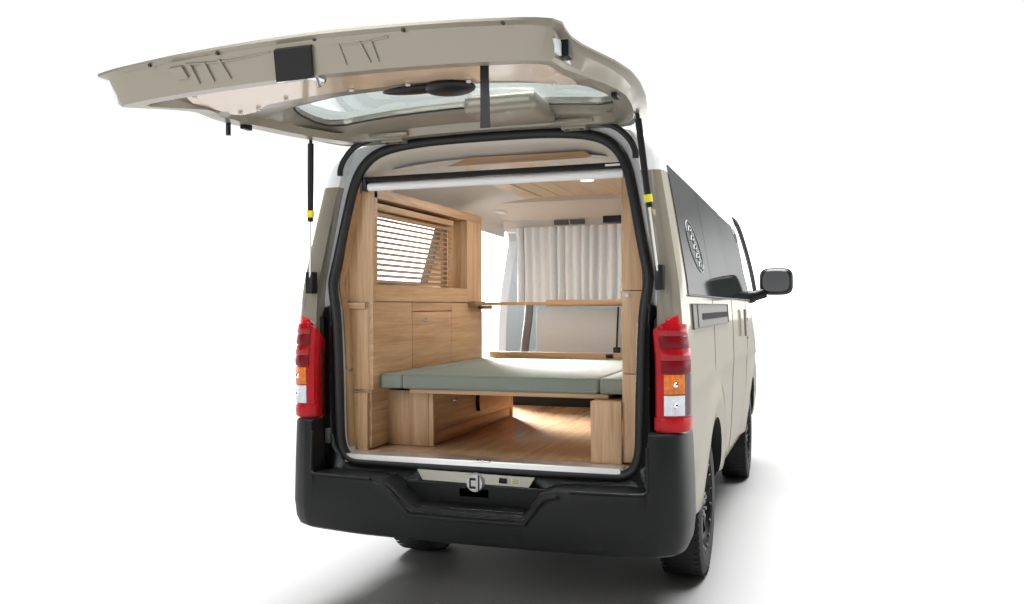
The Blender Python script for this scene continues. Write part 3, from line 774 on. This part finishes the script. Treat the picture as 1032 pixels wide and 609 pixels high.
# decal on the quarter glass: an oval with flowing strokes
def dpt(a, b):   # local decal coords a along y (0..1), b up (0..1), slanting with the stroke
    y = .30+.50*a; z = 1.475+.215*b; return side_pt(y, z, 1, .0055)
bm = bmesh.new()
ov = [dpt(.5+.50*math.cos(t)*.72+.20*math.sin(t)*-1, .5+.5*math.sin(t)) for t in [2*PI*i/48 for i in range(48)]]
tube(bm, ov, .0024, 5, closed=True)
for k in range(5):
    b0 = .84-.17*k; a0 = .20+.085*k
    stroke = catmull([tuple(dpt(a0+.02, b0-.06)), tuple(dpt(a0+.10, b0+.05)), tuple(dpt(a0+.24, b0+.03)), tuple(dpt(a0+.16, b0-.06)), tuple(dpt(a0+.34, b0-.08))], 5)
    tube(bm, stroke, .0032, 5)
finish('window_decal', bm, DECAL, van)
# mirrors
for s in (1, -1):
    cx, cy_, cz = s*1.04, 3.76, 1.512
    def sq(c, e): return math.copysign(abs(c)**e, c)
    bm = bmesh.new(); NU, NV = 40, 16; rings = []
    for j in range(1, NV):
        ph = -PI/2+PI*j/NV
        rings.append([bm.verts.new((cx+.128*sq(math.cos(2*PI*k/NU), .55)*math.cos(ph)**.6, cy_+.02+.075*math.sin(ph), cz+.108*sq(math.sin(2*PI*k/NU), .55)*math.cos(ph)**.6)) for k in range(NU)])
    for a, b in zip(rings, rings[1:]):
        for k in range(NU): bm.faces.new((a[k], a[(k+1) % NU], b[(k+1) % NU], b[k]))
    bm.faces.new(rings[0][::-1]); bm.faces.new(rings[-1])
    mh = finish('door_mirror', bm, BLACKM, van, smooth=60)
    finish('mirror_arm', T(catmull([(s*.82, 3.72, 1.385), (s*.88, 3.73, 1.40), (s*.96, 3.75, 1.425)], 4), [.05]*4+[.04]*5, 12, sx=.7), BLACKM, mh)
    bm = bmesh.new(); a = []; b = []
    for k in range(NU):
        x_, z_ = .100*sq(math.cos(2*PI*k/NU), .6), .080*sq(math.sin(2*PI*k/NU), .6)
        a.append(bm.verts.new((cx+x_, cy_-.066+.02*x_*s+.03*z_, cz+z_))); b.append(bm.verts.new((cx+x_, cy_-.050+.02*x_*s+.03*z_, cz+z_)))
    bm.faces.new(a); bm.faces.new(b[::-1])
    for k in range(NU): bm.faces.new((a[k], a[(k+1) % NU], b[(k+1) % NU], b[k]))
    finish('mirror_glass', bm, mat('mirror_silver', (.45, .47, .48), rough=.02, metal=1), mh, smooth=30)

# ---------------- cabin interior parts of the van
finish('cargo_floor', B(-.78, .78, .09, 1.98, .655, .690, .002), WF, van)
finish('cab_floor', B(-.78, .78, 1.985, 3.9, .60, .64, .002), DGREY, van)
# headliner
bm = bmesh.new(); g = []
for y in [.22, .6, 1.0, 1.4, 1.8, 2.1, 2.3]:
    dz = interp([(0, 0), (1, .02), (1.6, .02), (2.3, .0)], y)
    row = [(-.70, 1.80), (-.69, 1.86), (-.64, 1.905), (-.52, 1.94), (-.30, 1.965), (0, 1.975), (.30, 1.965), (.52, 1.94), (.64, 1.905), (.69, 1.86), (.70, 1.80)]
    g.append([bm.verts.new(p) for p in catmull([(x, y, z+dz) for x, z in row], 3)])
for a, b in zip(g, g[1:]):
    for k in range(len(a)-1): bm.faces.new((a[k], a[k+1], b[k+1], b[k]))
bmesh.ops.solidify(bm, geom=bm.faces[:], thickness=.012)
hl = finish('headliner', bm, TRIM, van)
finish('dome_lamp', B(-.60, -.535, 1.80, 1.95, 1.922, 1.938, .005), WHITEC, hl)
bm = bmesh.new(); x0 = -.33
for k in range(8):
    x = x0+k*.108; zc = 1.984-.10*max(0, abs(x+.054)-.10)**1.6
    box(bm, x, x+.105, .35, 1.66, zc-.0, zc+.012, .002, 1)
wc = finish('ceiling_planks', bm, WCEIL, van, smooth=0)
bm = bmesh.new(); cyl(bm, (.20, 1.05, 1.974), 'z', .035, .008, 24); finish('ceiling_lamp', bm, mat('lamp_disc', (.9, .88, .8), emit=((1, .9, .72), 1.2)), van)
# front bulkhead with vents
bm = bmesh.new(); prism(bm, [(1.68, 1.958), (1.80, 1.935), (2.02, 1.915), (2.16, 1.90), (2.18, 1.845), (2.24, 1.835), (2.26, 1.99), (1.68, 1.99)], lambda p: (-.66, p[0], p[1]), lambda p: (.66, p[0], p[1]))
bh = finish('bulkhead', bm, TRIM2, van, smooth=40)
bm = bmesh.new()
for x in (-.30, -.19):
    box(bm, x, x+.095, 2.148, 2.176, 1.862, 1.892, .002, 1)
finish('vent_grille', bm, DGREY, bh)
finish('vent_bezel', B(-.36, -.03, 2.148, 2.17, 1.897, 1.902, .001), TRIM2, bh)
finish('control_panel', B(.035, .16, 2.12, 2.176, 1.862, 1.925, .004), BLACKM, bh)
# cab seats
def seat(x0, x1):
    bm = bmesh.new(); box(bm, x0, x1, 2.26, 2.38, .96, 1.325, .035, 5)
    st = finish('cab_seat', bm, SEATF, van, smooth=60)
    finish('seat_cushion', B(x0, x1, 2.38, 2.85, .92, 1.06, .03, 4), SEATF, st)
    return st
st = seat(-.47, .22); seat(.25, .62)
bm = bmesh.new()
tube(bm, catmull([(-.50, 2.24, 1.36), (-.505, 2.23, 1.25), (-.52, 2.22, 1.12), (-.535, 2.22, 1.0)], 5), .030, 8, sx=.5, sy=1)
finish('seat_side_trim', bm, DGREY, van)
bm = bmesh.new(); tube(bm, [(.115, 2.20, 1.32), (.105, 2.19, 1.04)], .006, 8); box(bm, .085, .130, 2.17, 2.20, 1.02, 1.06, .006)
finish('seat_belt', bm, BLACKM, van)
finish('seat_box', B(-.60, .62, 2.00, 2.40, .642, .955, .01), DARK, van)
bm = bmesh.new(); box(bm, -.34, -.28, 1.97, 1.995, .83, .90, .005); box(bm, .10, .16, 1.975, 1.998, .72, .93, .005); box(bm, -.10, .08, 1.98, 1.997, .76, .88, .01)
finish('seat_box_fittings', bm, DGREY, van)
bm = bmesh.new(); cyl(bm, (-.31, 1.968, .905), 'y', .012, -.01, 12); finish('seat_box_knob', bm, CHROME, van)

# ------------------------------------------------------------------ furniture inside (things of their own)
XW = -.545
cab = thing('window_cabinet', 'tall oak wall cabinet framing a slatted blind, left side of the load bay', 'cabinet', (-.62, .8, .69))
finish('rear_panel', B(-.665, XW-.0005, .118, .138, 1.348, 1.885, .0015), WZ, cab)
finish('jamb_panel', B(-.690, -.666, .105, .16, 1.055, 1.80, .0015), WZ, cab)
bm = bmesh.new(); box(bm, XW-.018, XW, .139, .165, 1.43, 1.855, .001, 1); box(bm, XW-.10, XW, .139, 1.46, 1.815, 1.86, .001, 1)
finish('top_rail', bm, WY, cab)
bm = bmesh.new(); box(bm, XW-.10, XW, 1.235, 1.46, 1.352, 1.8148, .0015, 1); finish('end_post', bm, WZ, cab)
bm = bmesh.new(); box(bm, XW-.018, XW, .139, 1.234, 1.352, 1.428, .0015, 1); box(bm, XW-.10, XW-.035, .139, 1.234, 1.41, 1.427, .001, 1); finish('window_ledge', bm, WY, cab)
bm = bmesh.new(); box(bm, -.650, -.628, .139, 1.234, 1.765, 1.814, .001, 1); box(bm, -.650, -.628, 1.10, 1.234, 1.43, 1.7645, .001, 1)
finish('window_surround', bm, WZ, cab)
finish('inner_rail', B(-.626, -.570, .139, 1.10, 1.772, 1.800, .002), WY, cab)
bl = finish('blind', B(-.626, -.600, .16, 1.15, 1.748, 1.768, .002), BLINDW, cab)
for k in range(12):
    z = 1.735-.0262*k
    bm = bmesh.new(); box(bm, -.013, .013, .16, 1.15, -.0018, .0018, .0005, 1)
    bmesh.ops.rotate(bm, verts=bm.verts, matrix=Matrix.Rotation(math.radians(30), 3, 'Y')); bmesh.ops.translate(bm, verts=bm.verts, vec=(-.612, 0, z))
    finish('slat', bm, BLINDW, bl)
for y in (.30, .70, 1.08): finish('blind_cord', T([(-.600, y, 1.75), (-.600, y, 1.44)], .0012, 5), TRIM, bl)
# lower half
finish('back_panel', B(XW-.034, XW-.0205, .14, 1.458, .70, 1.405, .001), WY, cab)
finish('lower_panel', B(XW-.02, XW, .118, .515, .96, 1.348, .0015), WY, cab)
finish('door_panel', B(XW-.02, XW, .519, 1.005, 1.0, 1.302, .0015), WY, cab)
bm = bmesh.new(); box(bm, XW-.02, XW, 1.009, 1.46, .96, 1.348, .0015); box(bm, XW-.02, XW, .519, 1.0085, 1.306, 1.348, .001, 1); finish('side_panel', bm, WY, cab)
bm = bmesh.new(); cyl(bm, (XW, .66, 1.262), 'x', .012, .010, 16, .009); finish('knob', bm, CHROME, cab)
bm = bmesh.new(); box(bm, -.665, XW-.021, .118, .138, .96, 1.346, .0015); finish('lower_rear_panel', bm, WZ, cab)
finish('jamb_panel', B(-.684, -.666, .108, .155, .70, 1.045, .0015), WZ, cab)
for a, b, mm in ((1.05, 1.83, WZ), (.70, 1.044, WZ)):
    hs = [(x-.003, z) for x, z in OPEN if a < z < b]
    hs = [(interp(sorted([(z, x-.003) for x, z in OPEN[5:-4]]), b), b)] + hs + [(interp(sorted([(z, x-.003) for x, z in OPEN[5:-4]]), a), a)]
    for sgn, par in ((-1, cab), (1, None)):
        bm = bmesh.new(); strip(bm, [(sgn*(x-.006), z) for x, z in hs], [(sgn*x, z) for x, z in hs], .062, .1175)
        if sgn < 0: finish('jamb_lining', bm, mm, par)
        else: JR = globals().setdefault('JR', []); JR.append((bm, mm))
finish('ledge_trim', B(-.70, -.575, .10, .125, 1.320, 1.347, .002), WX, cab)

bx = thing('storage_box', 'small open-sided oak box at the left edge of the sill, lowest in the corner', 'box', (-.62, .22, .69))
finish('front_panel', B(-.664, -.575, .118, .136, .692, .945, .0015), WZ, bx)
finish('side_panel', B(-.593, -.575, .1365, .298, .692, .945, .0015), WY, bx)
finish('top_panel', B(-.664, -.594, .1365, .298, .925, .9445, .0015), WY, bx)

db = thing('drawer_bench', 'long oak bench box with a knobbed drawer front under the mattress, left of the floor', 'bench', (-.45, .85, .69))
finish('rear_panel', B(-.664, -.362, .300, .318, .692, .9425, .0015), WZ, db)
finish('end_post', B(-.361, -.338, .300, .325, .692, .940, .0015), WZ, db)
finish('drawer_front', B(-.360, -.342, .328, 1.395, .752, .935, .0015), WY, db)
finish('plinth', B(-.375, -.350, .328, 1.395, .692, .748, .0015), WY, db)
finish('end_panel', B(-.66, -.338, 1.397, 1.417, .692, .941, .0015), WX, db)
bm = bmesh.new(); cyl(bm, (-.342, .56, .875), 'x', .013, .008, 16, .010); finish('knob', bm, CHROME, db)
bm = bmesh.new(); tube(bm, catmull([(-.336, .845, .94), (-.334, .85, .90), (-.332, .84, .84), (-.334, .855, .79)], 5), .010, 8, sx=.4); finish('strap', bm, BLACKM, db)

rc = thing('side_cabinet', 'narrow pale oak wall cabinet lining the right edge of the load bay', 'cabinet', (.61, .6, .69))
finish('upper_panel', B(.572, .655, .118, .14, 1.388, 1.885, .0015), WZ, rc)
finish('middle_panel', B(.572, .655, .118, .14, 1.055, 1.385, .0015), WZ, rc)
finish('lower_panel', B(.572, .645, .118, .14, .700, 1.052, .0015), WZ, rc)
finish('side_panel', B(.572, .590, .1405, 1.95, .70, 1.885, .0015), WY, rc)
bm = bmesh.new(); cyl(bm, (.595, .118, 1.368), 'y', .009, -.012, 14); finish('knob', bm, CHROME, rc)
for b_m, mm in JR: finish('jamb_lining', b_m, mm, rc)
rb = thing('corner_box', 'low pale oak box at the right end of the sill, below the mattress corner', 'box', (.50, .3, .69))
finish('front_panel', B(.445, .571, .100, .117, .694, .942, .0015), WZ, rb)
finish('side_panel', B(.445, .462, .1175, .60, .694, .942, .0015), WY, rb)
finish('top_panel', B(.4625, .571, .1175, .60, .924, .9415, .0015), WY, rb)

finishb = finish('bed_board', B(-.40, .500, .185, 1.45, .944, .9625, .002), WX); tag(finishb, 'thin pale oak board carrying the sage green mattress', 'bed board')
def cushion(x0, x1, y0, y1, label):
    bm = bmesh.new(); box(bm, x0, x1, y0, y1, .9635, 1.028, .014, 3)
    o = finish('mattress_cushion', bm, FOAM, smooth=50); tag(o, label, 'mattress', 'sage green mattress cushions')
    for z in (1.024, .968): finish('piping', T([(x0+.008, y0+.002, z), (x1-.008, y0+.002, z)], .0025, 6), FOAM, o)
cushion(XW+.002, -.432, .172, 1.45, 'narrow end section of the sage green mattress against the left wall')
cushion(-.430, .462, .168, 1.45, 'widest middle section of the sage green mattress on the bed board')
cushion(.464, .570, .172, 1.45, 'narrow end section of the sage green mattress against the right cabinet')

sh = thing('cross_shelf', 'slim oak shelf spanning the bay below the curtain', 'shelf', (0, 1.5, 1.335))
finish('shelf_board', B(XW+.002, .570, 1.40, 1.62, 1.334, 1.352, .002), WX, sh)
finish('shelf_lip', B(-.20, .570, 1.63, 1.65, 1.325, 1.365, .002), WX, sh)
bm = bmesh.new(); box(bm, XW+.002, -.50, 1.24, 1.40, 1.335, 1.357, .002); box(bm, XW+.002, -.475, 1.395, 1.45, 1.312, 1.333, .002); finish('bracket', bm, wood('dark_oak', 'y', .55), sh)
hb = finish('headboard', B(-.50, .565, 1.47, 1.49, .95, 1.062, .003), WX); tag(hb, 'low reddish oak board standing behind the mattress', 'headboard')
bm = bmesh.new(); box(bm, .20, .24, 1.455, 1.469, 1.035, 1.055, .004); finish('catch', bm, BLACKM, hb)

# curtain
def curtain():
    bm = bmesh.new(); NX = 260; NZ = 10; x0, x1 = -.56, .56; g = []
    for j in range(NZ+1):
        z = 1.338+(1.846-1.338)*j/NZ; row = []
        for i in range(NX+1):
            t = i/NX; x = x0+(x1-x0)*t
            ph = t*2*PI*20 + .5*math.sin(t*17)+.4*math.sin(t*5.3)
            amp = .026*(1+.25*math.sin(t*31))*(1-.25*j/NZ)
            y = 2.135-amp*(abs(math.sin(ph/2))**.8*2-1)+.003*math.sin(z*9+t*20)
            row.append(bm.verts.new((x+.004*math.sin(z*5+t*9), y, z)))
        g.append(row)
    for j in range(NZ):
        for i in range(NX): bm.faces.new((g[j][i], g[j][i+1], g[j+1][i+1], g[j+1][i]))
    bmesh.ops.solidify(bm, geom=bm.faces[:], thickness=.0015)
    return finish('curtain', bm, CURT, smooth=70)
cu = curtain(); tag(cu, 'pleated cream curtain hanging behind the oak shelf', 'curtain')
bm = bmesh.new(); tube(bm, [(-.60, 2.135, 1.85), (.58, 2.135, 1.85)], .005, 8); finish('curtain_rail', bm, TRIM2, cu)

rs = thing('roller_shade', 'rolled-up shade in a white and black cassette across the top of the tailgate opening', 'roller shade', (0, .1, 1.87))
finish('cassette', T([(-.555, .105, 1.856), (.585, .105, 1.856)], .018, 20), WHITEC, rs)
bm = bmesh.new(); box(bm, -.575, .600, .085, .125, 1.877, 1.899, .005); box(bm, -.578, -.556, .08, .13, 1.838, 1.899, .004); finish('mounting_bar', bm, BLACKM, rs)
bm = bmesh.new(); box(bm, .515, .575, .0825, .0855, 1.884, 1.892, .0005, 1); finish('brand_plate', bm, WHITEC, rs)
# oak accent along the header behind the shade
bm = bmesh.new(); prism(bm, [(-.22, 1.945), (.40, 1.945), (.43, 1.952), (.40, 1.972), (-.12, 1.976)], lambda p: (p[0], .215, p[1]), lambda p: (p[0], .20, p[1]))
finish('header_inlay', bm, WX, van, smooth=0)

S.render.resolution_x = 1024; S.render.resolution_y = 604
